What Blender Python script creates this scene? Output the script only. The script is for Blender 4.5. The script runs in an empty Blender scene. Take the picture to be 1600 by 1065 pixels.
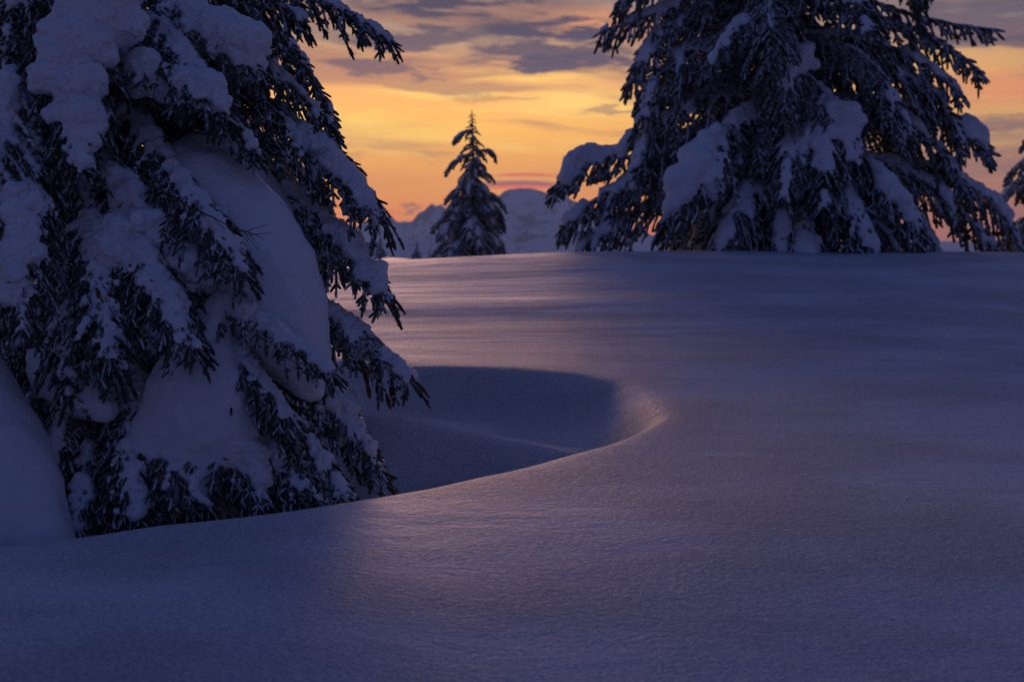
import bpy, math, random
import numpy as np
from mathutils import noise as mnoise, Vector

scene = bpy.context.scene
R = math.radians
COL = scene.collection

# ------------------------------------------------------------------ camera
FPX = 1778.0                      # focal length in pixels of the 1600 px wide photograph
EYE = 1.5
PITCH = math.atan(142.5 / FPX)    # horizon on pixel row 390
cam_d = bpy.data.cameras.new("camera")
cam = bpy.data.objects.new("camera", cam_d)
COL.objects.link(cam)
cam.location = (0, 0, EYE)
cam.rotation_euler = (R(90) - PITCH, 0, 0)
cam_d.sensor_width = 36
cam_d.lens = 36 * FPX / 1600
cam_d.clip_start = 0.05
cam_d.clip_end = 60000
cam_d.dof.use_dof = True
cam_d.dof.focus_distance = 7.9
cam_d.dof.aperture_fstop = 1.8
cam_d.dof.aperture_blades = 0
scene.camera = cam

# ------------------------------------------------------------------ view + render settings
vs = scene.view_settings
scene.display_settings.display_device = 'sRGB'
vs.view_transform = 'Standard'; vs.look = 'None'; vs.exposure = 0.0; vs.gamma = 1.0
vs.use_curve_mapping = False
scene.render.engine = 'CYCLES'
cy = scene.cycles
cy.use_denoising = True
try: cy.denoiser = 'OPENIMAGEDENOISE'
except Exception: pass
cy.max_bounces = 6; cy.diffuse_bounces = 4; cy.glossy_bounces = 2
cy.transmission_bounces = 2; cy.volume_bounces = 1; cy.transparent_max_bounces = 8
cy.caustics_reflective = False; cy.caustics_refractive = False
cy.use_adaptive_sampling = True; cy.adaptive_threshold = 0.015
cy.sample_clamp_indirect = 4.0


# ------------------------------------------------------------------ node helper
class NT:
    def __init__(s, tree):
        s.t = tree; s.n = tree.nodes; s.l = tree.links
    def new(s, typ, **kw):
        nd = s.n.new(typ)
        for k, v in kw.items():
            setattr(nd, k, v)
        return nd
    def put(s, sock, v):
        if isinstance(v, bpy.types.NodeSocket): s.l.new(v, sock)
        elif v is not None: sock.default_value = v
    def m(s, op, a, b=None, c=None, clamp=False):
        nd = s.new('ShaderNodeMath', operation=op, use_clamp=clamp)
        s.put(nd.inputs[0], a)
        if b is not None: s.put(nd.inputs[1], b)
        if c is not None: s.put(nd.inputs[2], c)
        return nd.outputs[0]
    def smooth(s, v, lo, hi, a=0.0, b=1.0):
        nd = s.new('ShaderNodeMapRange', interpolation_type='SMOOTHSTEP')
        s.put(nd.inputs[0], v); nd.inputs[1].default_value = lo; nd.inputs[2].default_value = hi
        nd.inputs[3].default_value = a; nd.inputs[4].default_value = b
        return nd.outputs[0]
    def mix(s, f, a, b):
        nd = s.new('ShaderNodeMix', data_type='RGBA')
        s.put(nd.inputs[0], f)
        s.put(nd.inputs[6], a if isinstance(a, bpy.types.NodeSocket) else (*a, 1))
        s.put(nd.inputs[7], b if isinstance(b, bpy.types.NodeSocket) else (*b, 1))
        return nd.outputs[2]
    def noise(s, vec, scale, detail=3, rough=0.5, dist=0.0):
        nd = s.new('ShaderNodeTexNoise')
        s.put(nd.inputs['Vector'], vec)
        nd.inputs['Scale'].default_value = scale; nd.inputs['Detail'].default_value = detail
        nd.inputs['Roughness'].default_value = rough; nd.inputs['Distortion'].default_value = dist
        return nd.outputs[0]
    def xyz(s, x, y, z):
        nd = s.new('ShaderNodeCombineXYZ')
        s.put(nd.inputs[0], x); s.put(nd.inputs[1], y); s.put(nd.inputs[2], z)
        return nd.outputs[0]
    def scale(s, vec, v3):
        nd = s.new('ShaderNodeVectorMath', operation='MULTIPLY')
        s.put(nd.inputs[0], vec); nd.inputs[1].default_value = v3
        return nd.outputs[0]
    def ramp(s, fac, stops):
        nd = s.new('ShaderNodeValToRGB')
        cr = nd.color_ramp
        cr.elements[0].position = stops[0][0]; cr.elements[0].color = (*stops[0][1], 1)
        cr.elements[1].position = stops[-1][0]; cr.elements[1].color = (*stops[-1][1], 1)
        for p, c in stops[1:-1]:
            e = cr.elements.new(p); e.color = (*c, 1)
        s.put(nd.inputs[0], fac)
        return nd.outputs[0]


# ------------------------------------------------------------------ sky after sunset
SKY = 1.0
world = bpy.data.worlds.new("World")
scene.world = world
world.use_nodes = True
w = NT(world.node_tree)
w.n.clear()
tc = w.new('ShaderNodeTexCoord').outputs['Generated']
sep = w.new('ShaderNodeSeparateXYZ'); w.l.new(tc, sep.inputs[0])
dx, dy, dz = sep.outputs
el = w.m('MULTIPLY', w.m('ARCSINE', dz), 57.29578)          # elevation in degrees
az = w.m('MULTIPLY', w.m('ARCTAN2', dx, dy), 57.29578)      # 0 = straight ahead, + right
# clear sky: warm side and the far side
el01 = w.m('DIVIDE', w.m('MAXIMUM', el, 0.0), 90.0)
k = 1 / 90.0
warm = w.ramp(w.m('POWER', el01, 0.5), [
    (0.0, (0.85, 0.17, 0.015)), ((1.6*k)**.5, (1.0, 0.29, 0.02)), ((3.8*k)**.5, (1.00, 0.40, 0.05)),
    ((6.2*k)**.5, (1.0, 0.49, 0.08)), ((8.6*k)**.5, (0.86, 0.41, 0.13)), ((10.8*k)**.5, (0.45, 0.30, 0.20)),
    ((13*k)**.5, (0.24, 0.22, 0.25)), ((22*k)**.5, (0.23, 0.20, 0.26)), ((48*k)**.5, (0.060, 0.075, 0.18)), (1.0, (0.019, 0.040, 0.145))])
cold = w.ramp(w.m('POWER', el01, 0.5), [
    (0.0, (0.040, 0.042, 0.10)), ((8*k)**.5, (0.055, 0.055, 0.14)), ((20*k)**.5, (0.038, 0.056, 0.16)),
    ((45*k)**.5, (0.022, 0.044, 0.145)), (1.0, (0.019, 0.040, 0.145))])
azn = w.m('DIVIDE', w.m('ADD', az, 4.0), w.smooth(el, 8, 25, 34.0, 52.0))
warmth = w.m('EXPONENT', w.m('MULTIPLY', w.m('MULTIPLY', azn, azn), -1.0))
col = w.mix(warmth, cold, warm)
# streaky high cloud
wob = w.noise(w.xyz(w.m('MULTIPLY', az, .11), w.m('MULTIPLY', el, .35), 3.1), 1.0, 3, .55)
elw = w.m('ADD', el, w.m('MULTIPLY', w.m('SUBTRACT', wob, .5), 1.6))
elw = w.m('ADD', elw, w.m('MULTIPLY', az, 0.03))
st1 = w.noise(w.xyz(w.m('MULTIPLY', az, .055), w.m('MULTIPLY', elw, .62), 7.7), 1.0, 6, .56)
st2 = w.noise(w.xyz(w.m('MULTIPLY', az, .10), w.m('MULTIPLY', elw, .9), 21.3), 1.0, 5, .55)
fade = w.smooth(el, 0.5, 60, 1.0, 0.0)
# light streaks in the yellow part, dull mauve ones between
light = w.m('MULTIPLY', w.smooth(st2, .48, .62), w.m('MULTIPLY', w.smooth(el, 2.5, 5.5), w.smooth(el, 8.5, 11.5, 1, 0)))
col = w.mix(w.m('MULTIPLY', w.m('MULTIPLY', light, .75), warmth), col, (1.0, 0.60, 0.13))
mauve = w.m('MULTIPLY', w.smooth(st1, .46, .60), w.smooth(el, 0.8, 7.0, .25, .8))
mauve_c = w.mix(warmth, (0.06, 0.055, 0.12), (0.40, 0.18, 0.11))
col = w.mix(w.m('MULTIPLY', mauve, fade), col, mauve_c)


def ell(a0, e0, sa, se, tilt=0.0):
    a = w.m('SUBTRACT', az, a0)
    e = w.m('SUBTRACT', w.m('SUBTRACT', elw2, e0), w.m('MULTIPLY', a, tilt))
    a = w.m('DIVIDE', a, sa); e = w.m('DIVIDE', e, se)
    r2 = w.m('ADD', w.m('MULTIPLY', a, a), w.m('MULTIPLY', e, e))
    return w.m('EXPONENT', w.m('MULTIPLY', r2, -1.0))


def pd(px, py):    # pixel of the photograph -> (azimuth, elevation) in degrees
    u = (px - 800) / FPX; v = (532.5 - py) / FPX
    d = Vector((u, math.cos(PITCH) + v * math.sin(PITCH), -math.sin(PITCH) + v * math.cos(PITCH))).normalized()
    return math.degrees(math.atan2(d.x, d.y)), math.degrees(math.asin(d.z))


wob2 = w.noise(w.xyz(w.m('MULTIPLY', az, .35), w.m('MULTIPLY', el, 1.4), 11.1), 1.0, 4, .6)
elw2 = w.m('ADD', el, w.m('MULTIPLY', w.m('SUBTRACT', wob2, .5), 2.0))
# broad bright openings
for (px, py, sx, sy, amt, c) in [(900, 160, 75, 20, .8, (1.0, .62, .15)), (600, 205, 150, 20, .75, (1.0, .60, .11)),
                                 (925, 33, 60, 15, .8, (.88, .36, .15)), (600, 8, 90, 10, .3, (.55, .33, .22)),
                                 (1570, 140, 90, 36, .7, (.90, .33, .10)), (1560, 20, 90, 30, .3, (.17, .16, .22))]:
    a0, e0 = pd(px, py)
    col = w.mix(w.m('MULTIPLY', ell(a0, e0, sx / 31., sy / 31.), amt), col, c)
fine_c = w.noise(w.xyz(w.m('MULTIPLY', az, .28), w.m('MULTIPLY', elw, 1.9), 41.3), 1.0, 6, .62)
# dark banks across the top of the picture
for (px, py, sx, sy, amt, tilt) in [(860, 48, 110, 19, 1., -.02), (860, 80, 130, 10, .9, 0), (700, 2, 140, 20, 1., 0), (1540, 30, 130, 30, .65, 0),
                                    (650, 60, 100, 14, .85, .02), (870, 99, 130, 11, .95, 0), (600, 103, 100, 10, .7, -.03),
                                    (500, 55, 90, 10, .35, 0), (1600, 62, 120, 14, .6, 0), (1500, 200, 100, 7, .35, 0),
                                    (980, 176, 80, 5, .5, 0), (770, 155, 70, 4, .35, 0), (640, 329, 15, 2.0, .5, 0), (560, 245, 160, 6, .25, 0)]:
    a0, e0 = pd(px, py)
    e_ = ell(a0, e0, sx / 31., sy / 31., tilt)
    e_ = w.m('MULTIPLY', e_, w.smooth(fine_c, .34, .58, .35, 1.5), clamp=True)
    col = w.mix(w.m('MULTIPLY', w.smooth(e_, .04, .8), amt), col, (0.090, 0.070, 0.105))
# red lenticular streaks over the domed summit
elw2 = w.m('ADD', el, w.m('MULTIPLY', w.m('SUBTRACT', wob2, .5), .12))
for (px, py, sx, sy, amt, c) in [(822, 273, 55, 2.8, .85, (.85, .13, .04)), (815, 287, 75, 5.5, .9, (.36, .09, .10)),
                                 (818, 292, 74, 3.0, .95, (.95, .17, .05)), (615, 330, 14, 4, .5, (.9, .16, .04))]:
    a0, e0 = pd(px, py)
    aa = w.m('DIVIDE', w.m('SUBTRACT', az, a0), 3.2)
    keep = elw2
    elw2 = w.m('ADD', elw2, w.m('MULTIPLY', w.m('MULTIPLY', aa, aa), .20))
    e_ = ell(a0, e0, sx / 31., sy / 31., 0.0)
    col = w.mix(w.m('MULTIPLY', w.smooth(e_, .1, .8), amt), col, c)
    elw2 = keep
# ground side of the dome
col = w.mix(w.smooth(el, -3, 0.0), (0.03, 0.035, 0.09), col)
bg = w.new('ShaderNodeBackground')
w.l.new(col, bg.inputs[0]); bg.inputs[1].default_value = SKY
# the afterglow is brightest low in the sky
col2 = w.new('ShaderNodeVectorMath', operation='SCALE'); w.l.new(col, col2.inputs[0])
w.l.new(w.m('ADD', 1.0, w.m('MULTIPLY', w.m('MULTIPLY', warmth, w.smooth(el, 7, 14, 1, 0)), .58)), col2.inputs['Scale'])
w.l.new(col2.outputs[0], bg.inputs[0])
ow = w.new('ShaderNodeOutputWorld')
w.l.new(bg.outputs[0], ow.inputs[0])

# ------------------------------------------------------------------ the last glow of the sun
sun_d = bpy.data.lights.new("sun", 'SUN')
sun_d.energy = 1.15
sun_d.angle = R(18)
sun_d.color = (1.0, 0.54, 0.40)
sun = bpy.data.objects.new("sun", sun_d)
COL.objects.link(sun)
SUN_EL, SUN_AZ = 10.5, -7.5
sd = Vector((math.sin(R(SUN_AZ)) * math.cos(R(SUN_EL)), math.cos(R(SUN_AZ)) * math.cos(R(SUN_EL)), math.sin(R(SUN_EL))))
sun.rotation_euler = sd.to_track_quat('Z', 'Y').to_euler()
sun.location = sd * 50


# ------------------------------------------------------------------ materials
def mat(name):
    m_ = bpy.data.materials.new(name); m_.use_nodes = True
    t = NT(m_.node_tree)
    b = t.n['Principled BSDF']
    return m_, t, b


def snow_material(name, grain, grain_amt, coarse, coarse_amt, stretch=(1, 1, 1), rough=.5, spec=.35):
    m_, t, b = mat(name)
    pos = t.new('ShaderNodeNewGeometry').outputs['Position']
    b.inputs['Roughness'].default_value = rough
    b.inputs['Specular IOR Level'].default_value = spec
    tint = t.noise(pos, 1.3, 3)
    t.put(b.inputs['Base Color'], t.mix(tint, (.78, .81, .86), (.84, .86, .89)))
    p2 = t.scale(pos, stretch)
    h = t.m('ADD', t.m('MULTIPLY', t.noise(p2, grain, 4, .65), grain_amt), t.m('MULTIPLY', t.noise(p2, coarse, 3, .5), coarse_amt))
    bp = t.new('ShaderNodeBump'); bp.inputs['Strength'].default_value = 1.0; bp.inputs['Distance'].default_value = 1.0
    t.l.new(h, bp.inputs['Height']); t.l.new(bp.outputs[0], b.inputs['Normal'])
    return m_, t, b


M_SNOW, _, _ = snow_material("tree snow", 70, .007, 11, .035, rough=.6, spec=.25)
# ground snow: rime grains with painted micro-shadow, small wind ripples, a crust that shines at a low angle
M_GROUND, t, b = mat("ground snow")
pos = t.new('ShaderNodeNewGeometry').outputs['Position']
grain_shade = t.smooth(t.noise(t.scale(pos, (1, 1.5, 1)), 55, 4, .75), .34, .66)
t.put(b.inputs['Base Color'], t.mix(grain_shade, (.50, .55, .66), (.93, .94, .96)))  # tiny shadows between the snow grains, painted into the base colour
b.inputs['Roughness'].default_value = .5
b.inputs['Specular IOR Level'].default_value = .14
g1 = t.noise(pos, 75, 3, .7)
g2 = t.noise(t.scale(pos, (1, 1.9, 1)), 22, 4, .6, .4)
g3 = t.noise(t.scale(pos, (.35, 1, 1)), 5.5, 4, .55, .3)
sy = t.new('ShaderNodeSeparateXYZ'); t.l.new(pos, sy.inputs[0])
crest = t.smooth(sy.outputs[1], 9.5, 13, .05, .29)      # wind drifts grow towards the crest
g4 = t.noise(t.scale(pos, (.13, 1, 1)), 1.5, 4, .5)
calm = t.smooth(t.noise(t.scale(pos, (.5, 1, 1)), .9, 3, .6), .35, .65, .45, 1.5)
h = t.m('MULTIPLY', g1, .014)
h = t.m('MULTIPLY', t.m('ADD', h, t.m('MULTIPLY', g2, .032)), calm)
h = t.m('ADD', h, t.m('MULTIPLY', g3, .030))
h = t.m('ADD', h, t.m('MULTIPLY', g4, crest))
bp = t.new('ShaderNodeBump'); bp.inputs['Strength'].default_value = 1.0; bp.inputs['Distance'].default_value = 1.0
t.l.new(h, bp.inputs['Height']); t.l.new(bp.outputs[0], b.inputs['Normal'])

M_BARK, t, b = mat("spruce bark")
pos = t.new('ShaderNodeNewGeometry').outputs['Position']
nz = t.noise(t.scale(pos, (1, 1, .35)), 40, 5, .6)
nrm = t.new('ShaderNodeNewGeometry').outputs['Normal']
sp = t.new('ShaderNodeSeparateXYZ'); t.l.new(nrm, sp.inputs[0])
fr = t.smooth(t.m('ADD', sp.outputs[2], t.m('MULTIPLY', t.noise(pos, 18, 3), .8)), .75, 1.25)
t.put(b.inputs['Base Color'], t.mix(fr, t.mix(nz, (.05, .03, .022), (.13, .085, .06)), (.75, .78, .84)))
b.inputs['Roughness'].default_value = .85
bp = t.new('ShaderNodeBump'); bp.inputs['Distance'].default_value = .01
t.l.new(nz, bp.inputs['Height']); t.l.new(bp.outputs[0], b.inputs['Normal'])

M_TWIG, t, b = mat("bare twig bark")
pos = t.new('ShaderNodeNewGeometry').outputs['Position']
t.put(b.inputs['Base Color'], t.mix(t.noise(pos, 60, 3), (.09, .045, .03), (.16, .085, .055)))
b.inputs['Roughness'].default_value = .8


def needle_material(name, lo, hi):
    m_, t, b = mat(name)
    at_ = t.new('ShaderNodeAttribute'); at_.attribute_name = 'frost'
    pos = t.new('ShaderNodeNewGeometry').outputs['Position']
    v = t.m('ADD', at_.outputs['Fac'], t.m('MULTIPLY', t.m('SUBTRACT', t.noise(pos, 22, 3, .6), .5), 1.1))
    f = t.smooth(v, lo, hi)
    f = t.m('ADD', t.m('MULTIPLY', f, .90), t.m('MULTIPLY', t.smooth(t.noise(pos, 60, 2), .35, .75), .10))
    green = t.mix(t.noise(pos, 5, 2), (.030, .042, .026), (.060, .075, .042))
    t.put(b.inputs['Base Color'], t.mix(f, green, (.72, .76, .83)))
    b.inputs['Roughness'].default_value = .7
    b.inputs['Specular IOR Level'].default_value = .3
    return m_


M_NEEDLE = needle_material("frosted spruce needles", .58, 1.12)
M_NEEDLE_FAR = needle_material("snowy spruce needles", .52, 1.0)
M_CONE, t, b = mat("spruce cone scales")
pos = t.new('ShaderNodeNewGeometry').outputs['Position']
t.put(b.inputs['Base Color'], t.mix(t.noise(pos, 90, 3), (.07, .035, .02), (.17, .09, .05)))
b.inputs['Roughness'].default_value = .7
M_ICE, t, b = mat("clear ice")
b.inputs['Base Color'].default_value = (.85, .9, .95, 1); b.inputs['Roughness'].default_value = .08
b.inputs['Transmission Weight'].default_value = .7; b.inputs['IOR'].default_value = 1.31

M_MOUNT, t, b = mat("mountain snow and rock")
g = t.new('ShaderNodeNewGeometry')
sp = t.new('ShaderNodeSeparateXYZ'); t.l.new(g.outputs['Normal'], sp.inputs[0])
n1 = t.noise(g.outputs['Position'], .007, 7, .65)
f = t.smooth(t.m('ADD', sp.outputs[2], t.m('MULTIPLY', t.m('SUBTRACT', n1, .5), 1.5)), .62, .80)
t.put(b.inputs['Base Color'], t.mix(f, (.24, .27, .33), (.80, .82, .87)))
b.inputs['Roughness'].default_value = .9
b.inputs['Specular IOR Level'].default_value = .1


# ------------------------------------------------------------------ geometry helpers
def at(px, py, Y):
    """Point seen on pixel (px, py) of the photograph at world depth Y."""
    u = (px - 800) / FPX; v = (532.5 - py) / FPX
    d = np.array([u, math.cos(PITCH) + v * math.sin(PITCH), -math.sin(PITCH) + v * math.cos(PITCH)])
    return np.array([0, 0, EYE]) + d * (Y / d[1])


def sig(x): return 1 / (1 + np.exp(-np.clip(x, -60, 60)))
def sp_(x, s): x = x / s; return s * np.where(x > 30, x, np.log1p(np.exp(np.minimum(x, 30))))
def sstep(x, a, b_):
    t_ = np.clip((x - a) / (b_ - a), 0, 1); return t_ * t_ * (3 - 2 * t_)


def vnoise(x, y, seed=0, octaves=3):
    """Smooth value noise on arrays."""
    rs = np.random.RandomState(seed); T = rs.rand(256, 256)
    out = 0; amp = 1; tot = 0
    for o in range(octaves):
        xs = x * 2 ** o + 17.3 * o; ys = y * 2 ** o + 5.1 * o
        i = np.floor(xs).astype(int); j = np.floor(ys).astype(int)
        fx = xs - i; fy = ys - j; fx = fx * fx * (3 - 2 * fx); fy = fy * fy * (3 - 2 * fy)
        a = T[i % 256, j % 256]; b_ = T[(i + 1) % 256, j % 256]; c = T[i % 256, (j + 1) % 256]; d = T[(i + 1) % 256, (j + 1) % 256]
        out = out + amp * ((a * (1 - fx) + b_ * fx) * (1 - fy) + (c * (1 - fx) + d * fx) * fy)
        tot += amp; amp *= .5
    return out / tot - .5


WC = (-2.9, 8.6)     # centre of the hollow round the big tree
_rim = [(-2.63, 5.74), (-1.92, 6.1), (-.94, 6.58), (-.28, 7.1), (.31, 7.68), (.74, 8.14), (1.15, 8.9), (1.12, 9.55), (.92, 10.18), (.59, 10.49),
        (.18, 10.66), (-.43, 10.81), (-.98, 10.84), (-2.4, 11.2), (-4.5, 10.9), (-5.8, 9.2), (-5.8, 7.6), (-4.6, 6.0), (-3.5, 5.65)]
_inn = [(-2.6, 6.7), (-1.9, 7.1), (-.7, 7.7), (.15, 8.2), (.60, 8.68), (.52, 8.93), (.33, 9.11), (0.08, 9.32), (-.22, 9.49), (-.55, 9.71), (-.91, 9.98), (-1.29, 10.1), (-2.6, 10.3),
        (-4.2, 10.0), (-5.0, 9.0), (-5.0, 7.8), (-4.2, 6.9)]


def polar(pts):
    th = np.array([math.atan2(y - WC[1], x - WC[0]) for x, y in pts]); rr = np.array([math.hypot(x - WC[0], y - WC[1]) for x, y in pts])
    o = np.argsort(th); th = th[o]; rr = rr[o]
    th = np.concatenate([th - 2 * math.pi, th, th + 2 * math.pi]); rr = np.tile(rr, 3)
    g_ = np.linspace(-math.pi, math.pi, 721); v = np.interp(g_, th, rr)
    kx = np.exp(-np.linspace(-3, 3, 21) ** 2); kx /= kx.sum()
    v = np.convolve(np.concatenate([v[-11:-1], v, v[1:11]]), kx, 'valid')
    return g_, v


RIM = polar(_rim); INN = polar(_inn)


def terrain(x, y):
    x = np.asarray(x, float); y = np.asarray(y, float)
    z = .105 * sp_(y - 7.5, 1.2) - .30 * sp_(y - 20.6, .9)
    z = z + .17 * sstep(x, -3.5, 1.6) * sstep(y, 12, 20)
    z = z + (.09 + .05 * np.exp(-((x - 1.) / 4.) ** 2)) * sstep(y, 12, 20)
    z = z + 7.2 * np.exp(-((x + 6.3) / 9.) ** 2 - ((y - 60) / 12.) ** 2)
    # the slope runs down to a deep valley floor
    z = np.maximum(z, -260 - .02 * np.abs(y)) + 0 * x
    z = z - .22 * sp_(5.15 + .85 * sstep(x, -1.6, .6) - y, .5) * sstep(y, -14, -2)     # the foreground rolls down towards the feet
    z = z + .045 * vnoise(x * .22 + 3, y * .55, 4, 2) * sstep(y, 8, 13) + .05 * vnoise(x * .3, y * .3 + 9, 5, 2)
    z = z + .17 * vnoise(x * .11, y * .95 + x * .05, 8, 3) * sstep(y, 10, 15) + .04 * vnoise(x * .2, y * 2.3, 18, 2) * sstep(y, 11, 14)
    # hollow round the tree
    dxx = x - WC[0]; dyy = y - WC[1]; r = np.hypot(dxx, dyy); th = np.arctan2(dyy, dxx)
    ro = np.interp(th, *RIM); ri = np.interp(th, *INN)
    east = np.exp(-(th / .5) ** 2)
    near = 1 - sstep(th, -.10, .30)          # the bank nearest the camera falls away sharply
    soft = .30 - .10 * near * sstep(th, -1.2, -.6)
    q = .065 * np.log1p(np.exp(np.clip((ro - r) / .065, -60, 60))) * near + (1 - near) * sp_(ro - r, .10)
    out = -(.33 + .06 * east) * (1 - np.exp(-(q / soft) ** 1.25))
    q2 = sp_((ri - r), .035)
    inn = -.70 * (1 - np.exp(-(q2 / .72) ** 1.1))
    lip = .055 * np.exp(-((r - ri - .10) / .17) ** 2) * sstep(ro - r, .15, .5) + .02 * np.exp(-((r - ro - .2) / .5) ** 2)
    z = z + out + inn + lip
    z = z + .022 * vnoise(x * 1.1, y * 1.1, 12, 2) * sstep(ro - r, .1, .6)
    return z


def add_obj(name, me, parent=None, m_=None, smooth=False):
    o = bpy.data.objects.new(name, me); COL.objects.link(o)
    if parent is not None: o.parent = parent
    if m_ is not None and not me.materials: me.materials.append(m_)
    if smooth: me.polygons.foreach_set('use_smooth', np.ones(len(me.polygons), bool))
    return o


def mesh_arr(name, V, F4=None, F3=None):
    me = bpy.data.meshes.new(name)
    V = np.asarray(V, np.float32)
    idx = []; n4 = 0 if F4 is None else len(F4); n3 = 0 if F3 is None else len(F3)
    me.vertices.add(len(V)); me.vertices.foreach_set('co', V.ravel())
    loops = np.concatenate([np.asarray(F, np.int32).ravel() for F in (F4, F3) if F is not None and len(F)])
    me.loops.add(len(loops)); me.loops.foreach_set('vertex_index', loops)
    starts = np.concatenate([np.arange(n4) * 4, n4 * 4 + np.arange(n3) * 3]).astype(np.int32)
    me.polygons.add(n4 + n3); me.polygons.foreach_set('loop_start', starts)
    me.update(calc_edges=True)
    return me


def empty(name, loc):
    o = bpy.data.objects.new(name, None); COL.objects.link(o); o.location = loc
    o.empty_display_size = .3
    return o


def tag(o, label=None, cat=None, group=None, kind=None):
    if label: o['label'] = label
    if cat: o['category'] = cat
    if group: o['group'] = group
    if kind: o['kind'] = kind
    return o


# ------------------------------------------------------------------ ground: one sheet from the feet to the valley
def axis(lo, hi, step, far_lo, far_hi, n):
    core = np.arange(lo, hi, step)
    a = lo - np.geomspace(step * 1.6, lo - far_lo, n)[::-1]
    b_ = core[-1] + np.geomspace(step * 1.6, far_hi - core[-1], n)
    return np.concatenate([a, core, b_])


gx = axis(-6.0, 4.5, .045, -9000, 9000, 75)
gy = axis(2.4, 13.0, .045, -60, 14000, 95)
X, Y = np.meshgrid(gx, gy)
Z = terrain(X, Y)
nx, ny = len(gx), len(gy)
ii = np.arange(nx * ny).reshape(ny, nx)
F = np.stack([ii[:-1, :-1], ii[:-1, 1:], ii[1:, 1:], ii[1:, :-1]], -1).reshape(-1, 4)
ground = add_obj('ground', mesh_arr('ground', np.stack([X, Y, Z], -1).reshape(-1, 3), F), None, M_GROUND, True)
tag(ground, 'wind-smoothed snow field with a deep hollow round the big spruce', kind='structure')


# ------------------------------------------------------------------ distant massif
def mountain(name, prof, Y0, depth, seed, label, base=-300):
    prof = np.array(prof, float)
    pxs = np.concatenate([np.linspace(prof[0, 0], 500, 90)[:-1], np.linspace(500, 960, 330)[:-1], np.linspace(960, prof[-1, 0], 130)])
    n_d = 121
    v = np.linspace(-1, 1, n_d)                       # front to back
    PX, V = np.meshgrid(pxs, v)
    top = np.interp(pxs, prof[:, 0], prof[:, 1])
    Yc = Y0
    hx = (PX - 800) / FPX * Yc
    topz = EYE + (390 - top) / FPX * Yc
    hy = Yc + V * depth
    prof_v = 1 - np.abs(V) ** .85
    rid = np.abs(vnoise(hx / 900., hy / 700., seed, 5)) * 2
    rid2 = np.abs(vnoise(hx / 260. + 9, hy / 260., seed + 1, 4)) * 2
    Hh = (topz[None, :] - base)
    z = base + Hh * prof_v * (1 - (1 - prof_v) * (1.25 * rid + .6 * rid2)) - (1 - np.exp(-np.abs(V) * 8)) * rid2 * Hh * .06
    z += (np.interp(pxs, prof[:, 0], np.arange(len(prof)) * 0) [None, :])
    hx2 = hx + vnoise(hx / 500., hy / 500., seed + 5, 3) * 260 * (1 - prof_v)
    P = np.stack([hx2, hy, z], -1).reshape(-1, 3)
    idx = np.arange(P.shape[0]).reshape(n_d, len(pxs))
    Fm = np.stack([idx[:-1, :-1], idx[:-1, 1:], idx[1:, 1:], idx[1:, :-1]], -1).reshape(-1, 4)
    o = add_obj(name, mesh_arr(name, P, Fm), None, M_MOUNT, True)
    tag(o, label, kind='structure')
    return o


back = [(-900, 372), (-400, 352), (0, 360), (300, 350), (420, 356), (500, 352), (535, 356), (548, 350), (560, 353), (575, 345), (590, 347), (602, 342), (611, 337),
        (620, 343), (632, 346), (645, 345), (655, 333), (664, 327), (675, 320), (690, 322), (705, 328), (725, 332), (745, 326), (765, 316), (780, 304), (795, 297),
        (812, 295), (830, 295.5), (845, 299), (858, 303), (866, 306), (876, 309), (886, 308), (898, 313), (930, 332), (980, 356), (1050, 374), (1200, 380), (1400, 378), (1600, 376),
        (2000, 372), (2600, 380)]
rs = np.random.RandomState(3)
fine = []
for (a, b_) in zip(back[:-1], back[1:]):
    nseg = max(1, int((b_[0] - a[0]) / 6))
    for q in range(nseg):
        t_ = q / nseg
        am = .4 if 785 < a[0] < 860 else 3.0
        fine.append((a[0] + (b_[0] - a[0]) * t_, a[1] + (b_[1] - a[1]) * t_ + rs.uniform(-am, am)))
fine.append(back[-1])
mountain('mountain', fine, 9000, 2300, 21, 'snowy massif with a broad domed summit under the afterglow')
front = [(-900, 398), (200, 392), (480, 384), (560, 380), (640, 376), (700, 372), (760, 380), (800, 384), (830, 376), (860, 368), (880, 364), (905, 372), (950, 381),
         (1100, 389), (1500, 388), (2600, 398)]
mountain('mountain', front, 6000, 1200, 44, 'low snowy shoulder in front of the domed massif')


# ------------------------------------------------------------------ spruce builder
rng = np.random.RandomState(77)


def unit(v):
    return v / (np.linalg.norm(v, axis=-1, keepdims=True) + 1e-9)


def bez(P, t):
    P = [np.asarray(p, float) for p in P]; t = np.asarray(t)[:, None]
    if len(P) == 3:
        return (1 - t) ** 2 * P[0] + 2 * t * (1 - t) * P[1] + t * t * P[2]
    return (1 - t) ** 3 * P[0] + 3 * t * (1 - t) ** 2 * P[1] + 3 * t * t * (1 - t) * P[2] + t ** 3 * P[3]


def tube(P, r, n=6):
    P = np.asarray(P); T = unit(np.gradient(P, axis=0))
    ref = np.array([0.13, .21, 1.0]); A = unit(np.cross(T, ref)); B = np.cross(T, A)
    a = np.arange(n) * 2 * math.pi / n
    V = P[:, None] + np.asarray(r)[:, None, None] * (np.cos(a)[None, :, None] * A[:, None] + np.sin(a)[None, :, None] * B[:, None])
    k = len(P); i = np.arange(k * n).reshape(k, n); j = np.roll(i, -1, 1)
    F = np.stack([i[:-1], j[:-1], j[1:], i[1:]], -1).reshape(-1, 4)
    return V.reshape(-1, 3), F


class Wood:
    def __init__(s): s.V = []; s.F = []; s.n = 0
    def add(s, P, r, n=5):
        V, F = tube(P, r, n); s.V.append(V); s.F.append(F + s.n); s.n += len(V)
    def mesh(s, name):
        return mesh_arr(name, np.concatenate(s.V), np.concatenate(s.F))


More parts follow.
